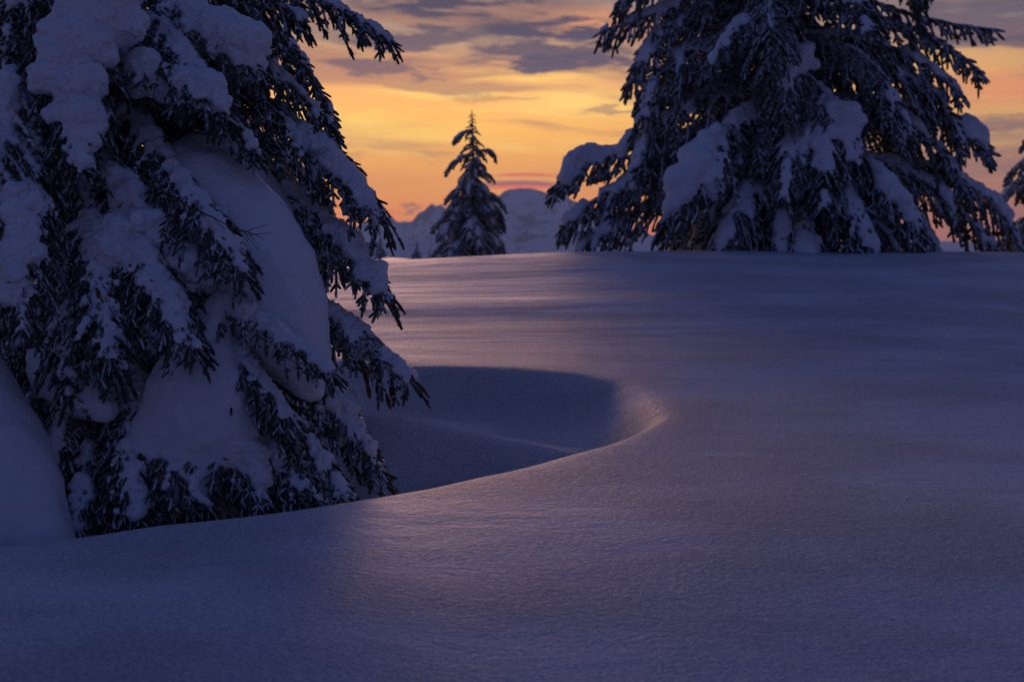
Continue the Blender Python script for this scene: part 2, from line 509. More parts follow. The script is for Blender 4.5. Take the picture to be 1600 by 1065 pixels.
def needle_mesh(name, S, D, L, Rr, needles, nlen, rgen, sides=4, wid=.0016):
    """Needle-covered twigs: start S, direction D, length L, radius Rr (arrays) -> one mesh."""
    n = len(S)
    D = unit(D); ref = np.tile(np.array([.2, .1, 1.0]), (n, 1)); A = unit(np.cross(D, ref)); B = np.cross(D, A)   # B ~ upwards-ish
    ts = np.array([0.0, .35, .78, .95]); rr = np.array([.8, 1.0, .95, .62]); nr_ = 4
    a = np.arange(sides) * 2 * math.pi / sides + .4
    up = (np.cos(a)[None, :, None] * A[:, None] + np.sin(a)[None, :, None] * B[:, None])      # n,s,3
    ben = rgen.uniform(-.10, .10, (n, 3)) * L[:, None]; ben[:, 2] -= .08 * L
    cen = S[:, None] + D[:, None] * (L[:, None] * ts[None])[..., None] + ben[:, None] * (ts ** 2)[None, :, None]  # n,3,3
    rad = Rr[:, None] * rr[None] * (.72 if needles > 12 else 1.0) * rgen.uniform(.8, 1.2, (n, nr_))
    V = cen[:, :, None] + rad[:, :, None, None] * up[:, None]                                # n,3,s,3
    tip = S + D * L[:, None] + ben
    per = nr_ * sides + 1
    VV = np.concatenate([V.reshape(n, -1, 3), tip[:, None]], 1)
    base = (np.arange(n) * per)[:, None]
    i = np.arange(nr_ * sides).reshape(nr_, sides); j = np.roll(i, -1, 1)
    f4 = np.stack([i[:-1], j[:-1], j[1:], i[1:]], -1).reshape(-1, 4)
    f3 = np.stack([i[-1], j[-1], np.full(sides, nr_ * sides)], -1)
    F4 = (base[:, :, None] + f4[None]).reshape(-1, 4); F3 = (base[:, :, None] + f3[None]).reshape(-1, 3)
    fr = np.concatenate([.5 + .5 * np.tile(up[:, None, :, 2], (1, nr_, 1)).reshape(n, -1), np.full((n, 1), .5)], 1)
    tw = rgen.uniform(-.18, .18, (n, 1))
    fr = (fr + tw).ravel()
    VV = VV.reshape(-1, 3)
    if needles:
        k = needles
        t = rgen.uniform(.02, 1.0, (n, k)); ph = rgen.uniform(0, 2 * math.pi, (n, k))
        rad_d = np.cos(ph)[..., None] * A[:, None] + np.sin(ph)[..., None] * B[:, None]
        bc = S[:, None] + D[:, None] * (L[:, None] * t)[..., None] + ben[:, None] * (t ** 2)[..., None]
        b0 = bc + rad_d * (Rr[:, None] * .55)[..., None]
        nd = unit(rad_d * .9 + D[:, None] * .6 + rgen.uniform(-.15, .15, (n, k, 3)))
        tipn = b0 + nd * (nlen * rgen.uniform(.7, 1.25, (n, k)))[..., None]
        w_ = unit(np.cross(nd, rad_d)) * wid
        NV = np.stack([b0 - w_, b0 + w_, tipn], 2).reshape(-1, 3)
        o = len(VV)
        F3n = np.arange(len(NV)).reshape(-1, 3) + o
        fn = np.repeat((.5 + .5 * rad_d[..., 2] + tw).ravel(), 3)
        VV = np.concatenate([VV, NV]); F3 = np.concatenate([F3, F3n]); fr = np.concatenate([fr, fn])
    me = mesh_arr(name, VV, F4, F3)
    at_ = me.attributes.new('frost', 'FLOAT', 'POINT'); at_.data.foreach_set('value', fr.astype(np.float32))
    return me


# icosphere for snow blobs
def _ico():
    p = (1 + 5 ** .5) / 2
    v = [(-1, p, 0), (1, p, 0), (-1, -p, 0), (1, -p, 0), (0, -1, p), (0, 1, p), (0, -1, -p), (0, 1, -p), (p, 0, -1), (p, 0, 1), (-p, 0, -1), (-p, 0, 1)]
    f = [(0, 11, 5), (0, 5, 1), (0, 1, 7), (0, 7, 10), (0, 10, 11), (1, 5, 9), (5, 11, 4), (11, 10, 2), (10, 7, 6), (7, 1, 8), (3, 9, 4), (3, 4, 2), (3, 2, 6), (3, 6, 8),
         (3, 8, 9), (4, 9, 5), (2, 4, 11), (6, 2, 10), (8, 6, 7), (9, 8, 1)]
    v = [np.array(q, float) / np.linalg.norm(q) for q in v]; cache = {}; nf = []
    def mid(a, b_):
        k_ = (min(a, b_), max(a, b_))
        if k_ not in cache:
            q = v[a] + v[b_]; v.append(q / np.linalg.norm(q)); cache[k_] = len(v) - 1
        return cache[k_]
    for a, b_, c in f:
        ab, bc, ca = mid(a, b_), mid(b_, c), mid(c, a)
        nf += [(a, ab, ca), (b_, bc, ab), (c, ca, bc), (ab, bc, ca)]
    return np.array(v), np.array(nf)


ICO_V, ICO_F = _ico()
PENDING = []       # snow objects whose blobs still have to be fused
TEX = {}


def clouds_tex(size):
    if size not in TEX:
        tx = bpy.data.textures.new("snow lumps %g" % size, 'CLOUDS'); tx.noise_scale = size; tx.noise_depth = 3; TEX[size] = tx
    return TEX[size]


def snow_obj(name, blobs, parent, voxel, squash=.8, disp=.3, dsize=.12, smooth=6):
    """blobs: rows of x, y, z, r -> one fused snow mesh (finished by fuse_snow)."""
    B = np.asarray(blobs, float)
    B = B[B[:, 3] > voxel * .75]
    if len(B) == 0: return None
    V = B[:, None, :3] + ICO_V[None] * B[:, 3][:, None, None] * np.array([1, 1, squash])
    F = ICO_F[None] + (np.arange(len(B)) * len(ICO_V))[:, None, None]
    me = mesh_arr(name, V.reshape(-1, 3), None, F.reshape(-1, 3))
    me.materials.append(M_SNOW)
    o = add_obj(name, me, parent)
    mo = o.modifiers.new('fuse', 'REMESH'); mo.mode = 'VOXEL'; mo.voxel_size = voxel; mo.use_smooth_shade = True
    ms = o.modifiers.new('soften', 'SMOOTH'); ms.factor = .5; ms.iterations = smooth
    if disp:
        md = o.modifiers.new('lumps', 'DISPLACE'); md.texture = clouds_tex(dsize); md.strength = disp * dsize * 2; md.mid_level = .5
        md.texture_coords = 'GLOBAL'
        md2 = o.modifiers.new('lumps fine', 'DISPLACE'); md2.texture = clouds_tex(dsize * .35); md2.strength = disp * dsize * 1.2; md2.mid_level = .5
        md2.texture_coords = 'GLOBAL'
    if disp and name == 'snow':
        md3 = o.modifiers.new('lumps broad', 'DISPLACE'); md3.texture = clouds_tex(dsize * 3); md3.strength = dsize * .7; md3.mid_level = .5; md3.texture_coords = 'GLOBAL'
    PENDING.append(o)
    if name == 'snow': o['kind'] = 'stuff'
    return o


def fuse_snow():
    dg = bpy.context.evaluated_depsgraph_get()
    dg.update()
    for o in PENDING:
        me = bpy.data.meshes.new_from_object(o.evaluated_get(dg))
        me.name = 'snow'
        if len(me.polygons): me.polygons.foreach_set('use_smooth', np.ones(len(me.polygons), bool))
        if not me.materials: me.materials.append(M_SNOW)
        o['_new'] = me.name
    for o in PENDING:
        me = bpy.data.meshes[o['_new']]; del o['_new']
        o.modifiers.clear(); old = o.data; o.data = me
    PENDING.clear()


def bough_data(P, g, spacing=.075, blen=.42, tl=.085, tr=.012, droop=.8, hang=.35, snow=.07, bsnow=.032, cover=.75,
               gaps=.3, twgap=.05, width=1.0, tip_r=.004, base_r=.022, t0=.10, step=.5):
    """Skeleton of one bough along the Bezier P -> wood, twig arrays, snow blobs."""
    Pw = bez(P, np.linspace(0, 1, 15)); Lg = np.linalg.norm(np.diff(Pw, axis=0), axis=1).sum()
    W = Wood(); W.add(Pw, np.linspace(base_r, tip_r, 15), 6)
    S = []; D = []; L = []; blobs = []
    nb = max(5, int(Lg / spacing))
    ts = np.linspace(t0, .985, nb)
    P0 = bez(P, ts); T0 = unit(bez(P, ts + .01) - bez(P, ts - .01))
    up = np.array([0, 0, 1.0])
    ph = g.uniform(0, 100)
    for i in range(nb):
        t = ts[i]
        side0 = np.cross(T0[i], up); side0 = side0 / (np.linalg.norm(side0) + 1e-6)
        dens = math.sin(t * 21 + ph) * .5 + math.sin(t * 9.3 + ph * 1.7) * .5
        for sgn in (-1, 1):
            prof = min(1, .35 + t * 2.2) * (max(0, 1 - t) ** .55) * 1.15 + .16
            ln = blen * prof * g.uniform(.55, 1.15) * width
            if ln < tl * .8: ln = tl
            d0 = unit(side0 * sgn * g.uniform(.65, 1.0) + T0[i] * g.uniform(.55, .95) + up * g.uniform(-.25, .12))
            s = np.linspace(0, 1, 6)
            q = P0[i] + d0 * (s * ln)[:, None] + g.normal(0, .02, 3) * (s ** 2)[:, None] * ln * 3
            q[:, 2] -= droop * ln * s ** 2 * g.uniform(.6, 1.2)
            # shorten so that drooped twigs keep their length
            W.add(q, np.linspace(.0055, .0025, 6) * (tr / .012), 3)
            tan = unit(np.gradient(q, axis=0))
            for k_ in range(5):
                dq = q[k_ + 1] - q[k_]
                S.append(q[k_]); D.append(dq); L.append(np.linalg.norm(dq) * 1.15)
            nt = max(2, int(ln / twgap))
            for u_ in np.linspace(.12, .97, nt):
                f_ = u_ * 5; k_ = min(4, int(f_)); fr_ = f_ - k_
                pp = q[k_] * (1 - fr_) + q[k_ + 1] * fr_; tt = tan[k_]
                lat = np.cross(tt, up); lat /= (np.linalg.norm(lat) + 1e-6)
                for sg in (-1, 1):
                    if g.rand() < .12: continue
                    dd = tt * g.uniform(.8, 1.1) + lat * sg * g.uniform(.45, .95) - up * g.uniform(-.1, hang) + g.normal(0, .10, 3)
                    S.append(pp); D.append(dd); L.append(tl * g.uniform(.45, 1.5) * (1.1 - .4 * u_))
            S.append(q[-1]); D.append(tan[-1]); L.append(tl * g.uniform(.8, 1.3))
            # snow along the branchlet
            if bsnow > 0 and dens > -1 + gaps * 1.6 * g.uniform(.4, 1.3):
                cv = cover * g.uniform(.5, 1.2)
                uu = np.arange(0, min(cv, 1.0), .45 * bsnow / max(ln, .02))
                for u_ in uu:
                    f_ = u_ * 5; k_ = min(4, int(f_)); fr_ = f_ - k_
                    pp = q[k_] * (1 - fr_) + q[k_ + 1] * fr_
                    r_ = bsnow * (1.1 - .65 * u_ / max(cv, .3)) * g.uniform(.75, 1.2)
                    blobs.append((pp[0], pp[1], pp[2] + r_ * .75 + tr * .5, r_))
    S.append(Pw[-1]); D.append(T0[-1]); L.append(tl * 1.5)
    if snow > 0:
        m_ = max(8, int(Lg / (snow * .4)))
        for t in np.linspace(.03, .97, m_):
            dens = math.sin(t * 21 + ph) * .5 + math.sin(t * 9.3 + ph * 1.7) * .5
            if dens < -1.1 + gaps * .9: continue
            p = bez(P, [t])[0]
            r_ = snow * (.65 + .35 * dens + g.uniform(-.12, .18)) * (1 - .6 * t ** 3) * min(1, .5 + t * 4)
            if r_ > 0: blobs.append((p[0], p[1], p[2] + r_ * .6, r_))
    return W, np.array(S), np.array(D), np.array(L), blobs


def build_bough(P, parent, g, needles=26, nlen=.012, voxel=.02, tr=.012, mneedle=None, extra=None, sides=4, wid=.0016, disp=.30, dsize=.10, **kw):
    W, S, D, L, blobs = bough_data(P, g, tr=tr, **kw)
    br = add_obj('branch', W.mesh('branch'), parent, M_BARK, True)
    Rr = tr * g.uniform(.8, 1.2, len(S))
    nd = add_obj('needles', needle_mesh('needles', S, D, L, Rr, needles, nlen, g, sides, wid), br, mneedle or M_NEEDLE)
    tag(nd, kind='stuff')
    if extra is not None: blobs = list(blobs) + list(extra)
    if blobs: snow_obj('snow', blobs, br, voxel, disp=disp, dsize=dsize)
    return br


def blob_chain(pts, step=.35, jit=False):
    """pts: rows px, py, Y, radius in px -> fused spheres along the line."""
    out = []
    Q = [(*at(px, py, Y_), r_ / FPX * Y_) for px, py, Y_, r_ in pts]
    for a, b_ in zip(Q[:-1], Q[1:]):
        a = np.array(a); b_ = np.array(b_); d = np.linalg.norm(a[:3] - b_[:3]); n = max(1, int(d / (step * min(a[3], b_[3]))))
        for i in range(n):
            c = a + (b_ - a) * i / n
            if jit:
                c = c.copy(); c[:3] += rng.normal(0, .22, 3) * c[3]; c[3] *= rng.uniform(.62, 1.05)
                e_ = rng.normal(0, 1, 3); e_[2] = -abs(e_[2]) * .8; e_ /= np.linalg.norm(e_)
                out.append((*(c[:3] + e_ * c[3] * 1.0), c[3] * rng.uniform(.3, .5)))
            out.append(tuple(c))
    out.append(Q[-1])
    return out


def trunk(parent, loc, h, r0, bend=.0, sides=14):
    t = np.linspace(0, 1, 26)
    P = np.stack([bend * np.sin(t * 3) + .02 * np.sin(t * 17), bend * .5 * t, t * h - .3], -1)
    r = r0 * (1 - t) ** .85 + .012 + r0 * .35 * np.exp(-t * 30)
    V, F = tube(P, r, sides)
    return add_obj('trunk', mesh_arr('trunk', V, F), parent, M_BARK, True)


# ================================================================== the big snow-laden spruce on the left
TX, TY = -3.05, 8.55
LT = empty('spruce_tree', (TX, TY, float(terrain(TX, TY))))
tag(LT, 'huge snow-laden spruce filling the left of the view, cones on its lowest boughs', 'spruce tree')
lt_off = np.array(LT.location)


class Local:
    """Parent-relative coordinates: subtract the root position from world points."""
    def __init__(s, root): s.o = np.array(root.location)
    def p(s, *a): return at(*a) - s.o


LL = Local(LT)
trunk(LT, LT.location, 9.5, .26)


def lb(pts, g=None, extra=None, **kw):
    P = [LL.p(*p) for p in pts]
    ex = None
    if extra: ex = [(x - lt_off[0], y - lt_off[1], z - lt_off[2], r) for chain in extra for x, y, z, r in blob_chain(chain, jit=True)]
    return build_bough(P, LT, g or rng, extra=ex, **kw)


HERO = dict(spacing=.075, blen=.38, tl=.072, tr=.0135, droop=.62, hang=.15, snow=.065, bsnow=.023, cover=.78, voxel=.0155, needles=34, nlen=.0155, disp=.45, dsize=.09, sides=5, twgap=.044)
# right-hand silhouette, from the top down
lb([(150, -150, 8.4), (330, -60, 8.2), (500, -30, 8.0), (612, 66, 7.9)], **{**HERO, 'snow': .05, 'blen': .34, 'bsnow': .022, 'tr': .013})
lb([(170, -90, 8.5), (280, -60, 8.0), (400, -40, 7.9), (470, 30, 7.8)], **{**HERO, 'snow': .05, 'blen': .34, 'bsnow': .022})
lb([(180, -60, 8.6), (330, -40, 8.5), (420, 20, 8.4), (462, 128, 8.3)], **{**HERO, 'snow': .02, 'bsnow': .012, 'blen': .16, 'spacing': .11})
lb([(170, 20, 8.5), (300, 10, 8.3), (430, 90, 8.1), (518, 196, 8.0)], **{**HERO, 'snow': .075, 'blen': .36})
lb([(190, 90, 8.5), (340, 60, 8.1), (440, 150, 7.9), (500, 290, 7.85)], **{**HERO, 'snow': .06})
lb([(190, 100, 8.6), (360, 110, 8.3), (520, 190, 8.0), (597, 346, 7.8)], extra=[[(475, 200, 7.95, 10), (500, 232, 7.95, 26), (530, 268, 7.9, 30), (552, 302, 7.85, 26), (572, 332, 7.83, 12)]],
   **{**HERO, 'snow': .06, 'blen': .5})
lb([(200, 160, 8.5), (330, 170, 8.2), (450, 250, 8.0), (530, 420, 7.8)], **{**HERO, 'snow': .06, 'blen': .5})
lb([(210, 210, 8.5), (390, 210, 8.2), (540, 330, 7.9), (606, 470, 7.7)], extra=[[(515, 352, 7.85, 16), (545, 385, 7.8, 22), (572, 420, 7.75, 23), (594, 452, 7.7, 14)]],
   **{**HERO, 'snow': .06, 'blen': .42})
lb([(240, 330, 8.3), (400, 350, 8.0), (500, 430, 7.8), (560, 560, 7.7)], **{**HERO, 'snow': .05, 'blen': .35})
lb([(260, 380, 8.3), (420, 420, 8.0), (560, 480, 7.7), (640, 592, 7.5)], extra=[[(522, 498, 7.75, 14), (540, 512, 7.7, 26), (560, 536, 7.65, 20), (600, 560, 7.6, 12), (628, 580, 7.55, 9)]],
   **{**HERO, 'snow': .05, 'blen': .42, 'bsnow': .026})
lb([(260, 430, 8.2), (400, 480, 7.8), (500, 570, 7.5), (598, 742, 7.3)], extra=[[(520, 600, 7.5, 18), (540, 640, 7.45, 24), (545, 680, 7.4, 18)]], **{**HERO, 'snow': .045, 'blen': .42})
lb([(240, 470, 8.0), (360, 540, 7.5), (450, 640, 7.2), (548, 775, 7.0)], **{**HERO, 'snow': .055, 'blen': .40})
lb([(220, 500, 8.0), (330, 600, 7.4), (400, 680, 7.0), (500, 785, 6.9)], **{**HERO, 'snow': .06, 'blen': .36})
# in front of the smooth pillow: fine twigs over its left flank
lb([(180, 110, 8.3), (270, 120, 7.6), (350, 150, 7.4), (400, 240, 7.3)], **{**HERO, 'snow': .055, 'blen': .24})
lb([(170, 150, 8.3), (240, 210, 7.3), (330, 330, 6.9), (384, 430, 6.8)], extra=[[(170, 260, 7.2, 20), (215, 320, 7.1, 28), (250, 370, 7.05, 34), (285, 400, 7.0, 36), (320, 425, 6.95, 24)]],
   **{**HERO, 'snow': .07})
lb([(140, 200, 8.2), (190, 300, 7.0), (240, 420, 6.7), (306, 548, 6.6)], extra=[[(160, 345, 6.95, 12), (172, 372, 6.9, 34), (178, 392, 6.85, 40)], [(200, 420, 6.8, 22), (235, 445, 6.75, 20)]],
   **{**HERO, 'snow': .05})
lb([(120, 200, 8.2), (140, 330, 6.9), (150, 430, 6.6), (178, 585, 6.5)], **{**HERO, 'snow': .05, 'blen': .34})
lb([(230, 400, 7.8), (320, 440, 7.15), (420, 490, 6.95), (520, 585, 6.85)], extra=[[(352, 468, 7.05, 14), (385, 488, 7.0, 20), (420, 505, 6.95, 17), (450, 535, 6.92, 12)]], **{**HERO, 'snow': .05, 'blen': .26})
lb([(220, 420, 7.8), (310, 480, 7.1), (400, 560, 6.95), (470, 680, 6.9)], **{**HERO, 'snow': .055, 'blen': .28})
lb([(100, -160, 8.3), (60, -110, 7.6), (20, -30, 7.3), (5, 120, 7.2)], **{**HERO, 'snow': .08})
lb([(60, -160, 8.3), (-20, -110, 7.8), (-60, -20, 7.6), (-80, 120, 7.5)], **{**HERO, 'snow': .08})
# cascades of snow down the left flank
lb([(130, 0, 8.2), (230, 20, 7.6), (300, 60, 7.3), (360, 190, 7.2)], extra=[[(160, 100, 7.5, 26), (210, 95, 7.4, 34), (260, 120, 7.3, 36), (320, 140, 7.25, 30), (345, 160, 7.2, 18)]], **{**HERO, 'snow': .08})
lb([(150, -60, 8.2), (250, -20, 7.8), (340, 0, 7.6), (405, 110, 7.5)], extra=[[(285, 20, 7.65, 30), (330, 35, 7.6, 46), (365, 60, 7.55, 46), (385, 95, 7.5, 26)]], **{**HERO, 'snow': .08})
lb([(130, -60, 8.2), (120, -20, 7.3), (100, 80, 6.9), (130, 270, 6.7)],
   extra=[[(150, -40, 7.2, 60), (140, 10, 7.1, 66), (110, 60, 7.0, 52), (100, 120, 6.9, 40), (120, 170, 6.85, 38), (130, 215, 6.8, 26)], [(175, 20, 7.1, 40), (200, 50, 7.1, 24)]], **{**HERO, 'snow': .08})
lb([(100, 60, 8.2), (60, 120, 7.2), (30, 200, 6.8), (60, 340, 6.6)], extra=[[(10, 120, 6.9, 16), (8, 170, 6.85, 18), (12, 230, 6.8, 22)]], **{**HERO, 'snow': .05})
lb([(90, 120, 8.2), (50, 220, 7.0), (20, 330, 6.5), (35, 520, 6.3)], extra=[[(20, 300, 6.6, 20), (28, 350, 6.55, 30), (25, 400, 6.5, 34), (22, 450, 6.45, 34), (30, 490, 6.4, 22)]], **{**HERO, 'snow': .06, 'blen': .3})
lb([(60, 40, 8.0), (20, 100, 7.0), (-30, 220, 6.6), (-20, 400, 6.4)], **{**HERO, 'snow': .08})
lb([(110, 240, 8.2), (110, 340, 7.3), (90, 460, 6.9), (110, 620, 6.8)], **{**HERO, 'snow': .04, 'blen': .3})
# skirt boughs resting on the snow at the bottom
lb([(200, 520, 8.0), (220, 600, 7.1), (240, 680, 6.8), (330, 800, 6.7)], **{**HERO, 'snow': .05, 'blen': .34})
lb([(190, 540, 8.0), (200, 620, 7.0), (200, 700, 6.7), (220, 815, 6.6)], **{**HERO, 'snow': .05, 'blen': .3})
lb([(220, 520, 8.0), (300, 590, 7.2), (350, 690, 6.9), (430, 800, 6.8)], extra=[[(350, 650, 6.95, 22), (385, 700, 6.9, 26), (410, 750, 6.85, 20)]], **{**HERO, 'snow': .06, 'blen': .34})
lb([(160, 600, 7.8), (150, 680, 7.0), (120, 740, 6.7), (120, 825, 6.6)], **{**HERO, 'snow': .04, 'blen': .22})
lb([(150, 560, 7.9), (110, 620, 7.0), (80, 670, 6.8), (75, 760, 6.7)], **{**HERO, 'snow': .05, 'blen': .2, 'spacing': .1})

# the great smooth pillow of snow held by the boughs, and the sheets below it
def mass(chains, voxel=.035, disp=.10, dsize=.30, smooth=22, squash=1.0, label=None):
    bl = [(x - lt_off[0], y - lt_off[1], z - lt_off[2], r) for c in chains for x, y, z, r in blob_chain(c)]
    o = snow_obj('snow_pillow', bl, LT, voxel, squash=squash, disp=disp, dsize=dsize, smooth=smooth)
    if label: o['label'] = label
    return o


mass([[(225, 240, 7.75, 20), (275, 268, 7.62, 46), (335, 310, 7.55, 80), (375, 365, 7.48, 92), (405, 430, 7.42, 96), (435, 500, 7.38, 84), (465, 560, 7.34, 54), (487, 612, 7.3, 27)],
      [(300, 320, 7.6, 66), (340, 400, 7.55, 84), (380, 480, 7.5, 80)], [(330, 300, 7.9, 100), (400, 420, 7.9, 110), (440, 520, 7.8, 80)]],
     label='great smooth pillow of snow hanging on the boughs')
mass([[(345, 462, 7.1, 18), (325, 520, 7.02, 38), (300, 580, 6.97, 58), (270, 640, 6.95, 54), (240, 700, 6.95, 44), (220, 760, 6.9, 36)],
      [(330, 560, 7.0, 46), (350, 620, 6.98, 50), (365, 680, 6.95, 40), (385, 730, 6.93, 26)], [(310, 600, 6.95, 56), (305, 680, 6.93, 52), (300, 760, 6.9, 44)]], disp=.16, dsize=.22,
     label='wide sheet of snow low in the tree')
mass([[(60, 560, 7.1, 24), (90, 590, 7.0, 44), (130, 620, 6.95, 40), (165, 640, 6.9, 26)]], voxel=.03, label='rounded hummock of snow between low boughs')
mass([[(-60, 520, 7.0, 40), (-30, 620, 6.8, 64), (10, 720, 6.6, 76), (40, 800, 6.5, 70), (60, 850, 6.4, 60)], [(-60, 700, 6.6, 90), (-20, 820, 6.4, 90)]], voxel=.04,
     label='smooth snow ramp against the foot of the tree')

# inner boughs all round the trunk: a set of shared boughs, copied
def bough_set(n, Lb, drop, g, **kw):
    out = []
    for i in range(n):
        P = [np.array([0, 0, 0]), np.array([Lb * .35, g.uniform(-.14, .14) * Lb, Lb * g.uniform(.0, .14)]), np.array([Lb * .85, g.uniform(-.16, .16) * Lb, -drop * Lb * g.uniform(.0, .35)]),
             np.array([Lb, g.uniform(-.08, .08) * Lb, -drop * Lb * g.uniform(.85, 1.15)])]
        out.append(build_bough(P, None, g, **kw))
    return out


USED = set()


def place_bough(proto, parent, loc, rz, pitch=0., sc=1.):
    first = proto.name not in USED
    USED.add(proto.name)
    if first:
        o = proto
    else:
        o = proto.copy(); COL.objects.link(o)
        for ch in proto.children:
            c = ch.copy(); COL.objects.link(c); c.parent = o
    o.parent = parent; o.location = loc; o.rotation_euler = (0, pitch, rz); o.scale = (sc, sc, sc)
    return o


gi = np.random.RandomState(5)
inner = bough_set(6, 1.9, .55, gi, spacing=.08, blen=.42, tl=.08, tr=.0165, droop=.7, hang=.15, snow=.07, bsnow=.03, cover=.65, needles=14, voxel=.026, disp=.45, dsize=.1)
fuse_snow()
az_i = 0.
for k_ in range(92):
    hz = .15 + 4.6 * (k_ / 91.)
    az_i += 2.39996
    ca = az_i % (2 * math.pi)
    face = math.cos(ca - math.radians(-80))       # towards the camera
    sc_ = (1.1 if face < .0 else .56) * (1.05 - .07 * hz) * gi.uniform(.85, 1.1)
    place_bough(inner[k_ % 6], LT, (0, 0, hz + .35), ca, gi.uniform(-.15, .3), sc_)

# bare dead twigs in front of the pillow
def bare_twig(pts, r0, kids, root, loc, g):
    P = [loc.p(*p) for p in pts]
    W = Wood(); t = np.linspace(0, 1, 14); Q = bez(P, t) + g.normal(0, .004, (14, 3)); W.add(Q, np.linspace(r0, r0 * .3, 14), 6)
    for i in range(kids):
        u_ = g.uniform(.25, .97); p = bez(P, [u_])[0]; T = unit(bez(P, [min(1, u_ + .02)])[0] - p)
        d = unit(T * .7 + np.array([g.uniform(-.2, .2), g.uniform(-.3, .3), g.choice([-.7, .6]) * g.uniform(.4, 1)]))
        ln = g.uniform(.06, .17); s = np.linspace(0, 1, 5)
        q = p + d * (s * ln)[:, None] + np.array([0.02, 0, .03 * g.uniform(-1, 1)]) * (s ** 2)[:, None]
        W.add(q, np.linspace(r0 * .4, r0 * .2, 5), 4)
    return add_obj('twig', W.mesh('twig'), root, M_TWIG, True)


gt = np.random.RandomState(9)
bare_twig([(215, 270, 7.0), (280, 325, 6.9), (350, 345, 6.8), (412, 374, 6.75)], .007, 12, LT, LL, gt)
bare_twig([(90, 640, 6.8), (115, 650, 6.7), (130, 665, 6.7), (160, 690, 6.65)], .004, 9, LT, LL, gt)
bare_twig([(425, 555, 7.2), (450, 562, 7.1), (470, 568, 7.05), (492, 570, 7.0)], .004, 4, LT, LL, gt)
bare_twig([(150, 185, 7.0), (165, 200, 6.9), (160, 225, 6.9), (150, 245, 6.85)], .003, 2, LT, LL, gt)
bare_twig([(395, 30, 8.0), (410, 60, 8.0), (418, 90, 8.0), (430, 150, 8.0)], .006, 6, LT, LL, gt)


# spruce cones
def cone_mesh(Lc=.125, r=.019):
    V = []; F3 = []; F4 = []
    rows, n = 11, 8
    for i in range(rows):
        t = i / (rows - 1)
        rr = r * (math.sin(math.pi * (t * .86 + .10)) ** .7)
        for j in range(n):
            a = (j + .5 * (i % 2)) * 2 * math.pi / n
            for (dr, dz_) in ((0.72, 0), (1.12, -.010)):
                V.append((rr * dr * math.cos(a), rr * dr * math.sin(a), -t * Lc + dz_))
    for i in range(rows - 1):
        for j in range(n):
            a = (i * n + j) * 2; b_ = (i * n + (j + 1) % n) * 2; c = ((i + 1) * n + j) * 2; d = ((i + 1) * n + (j + 1) % n) * 2
            F4.append((a, b_, d, c)); F3.append((a, b_, a + 1))
            F4.append((a, a + 1, b_ + 1, b_)) if False else None
            F3.append((b_, b_ + 1, a + 1))
    return mesh_arr('cone', V, F4, F3)


CONE = cone_mesh(); CONE.materials.append(M_CONE)
for (px, py, Y_, s_) in [(612, 600, 7.52, 1), (628, 596, 7.5, 1.05), (603, 620, 7.55, .9), (640, 585, 7.48, .95), (590, 598, 7.6, 1), (574, 604, 7.6, .9), (556, 735, 7.3, 1.0), (541, 425, 7.8, .9),
                         (590, 450, 7.72, 1), (576, 440, 7.75, .85), (600, 452, 7.7, .9), (532, 430, 7.8, 1), (572, 712, 7.3, .9), (150, 455, 6.6, 1), (620, 575, 7.5, .9)]:
    c = bpy.data.objects.new('cone', CONE); COL.objects.link(c); c.parent = LT
    c.location = LL.p(px, py - 6, Y_); c.rotation_euler = (gt.uniform(-.35, .35), gt.uniform(-.45, .2), gt.uniform(0, 6)); c.scale = (s_, s_, s_)


for (px, py, Y_, ln) in [(606, 486, 7.7, .05), (592, 634, 7.5, .06), (560, 765, 7.2, .03)]:
    V, F = tube([(0, 0, 0), (.0005, 0, -ln * .5), (0, .0005, -ln)], [.003, .002, .0004], 6)
    ic = add_obj('icicle', mesh_arr('icicle', V, F), LT, M_ICE, True); ic.location = LL.p(px, py, Y_)


# ================================================================== the wide spruce on the crest, right
RX, RY = 5.35, 22.6
RT = empty('spruce_tree', (RX, RY, float(terrain(RX, RY))))
tag(RT, 'broad dark spruce with drooping snowy boughs on the crest, right of the lone small spruce', 'spruce tree')
trunk(RT, RT.location, 17, .42)
gr = np.random.RandomState(31)
RL = Local(RT); rt_off = np.array(RT.location)
FAR = dict(spacing=.17, blen=.95, tl=.20, tr=.030, droop=.85, hang=.25, snow=.16, bsnow=.080, cover=.8, needles=10, nlen=.03, voxel=.05, wid=.005, twgap=.13,
           mneedle=M_NEEDLE_FAR, base_r=.05, tip_r=.01, dsize=.2, disp=.25)
rset = bough_set(7, 3.9, .66, gr, **FAR)
rset_bare = bough_set(5, 3.9, .50, gr, **{**FAR, 'snow': .07, 'bsnow': .035, 'gaps': .8})


def rb(pts, extra=None, **kw):
    P = [RL.p(*p) for p in pts]
    ex = None
    if extra: ex = [(x - rt_off[0], y - rt_off[1], z - rt_off[2], r) for chain in extra for x, y, z, r in blob_chain(chain, jit=True)]
    return build_bough(P, RT, gr, extra=ex, **{**FAR, **kw})


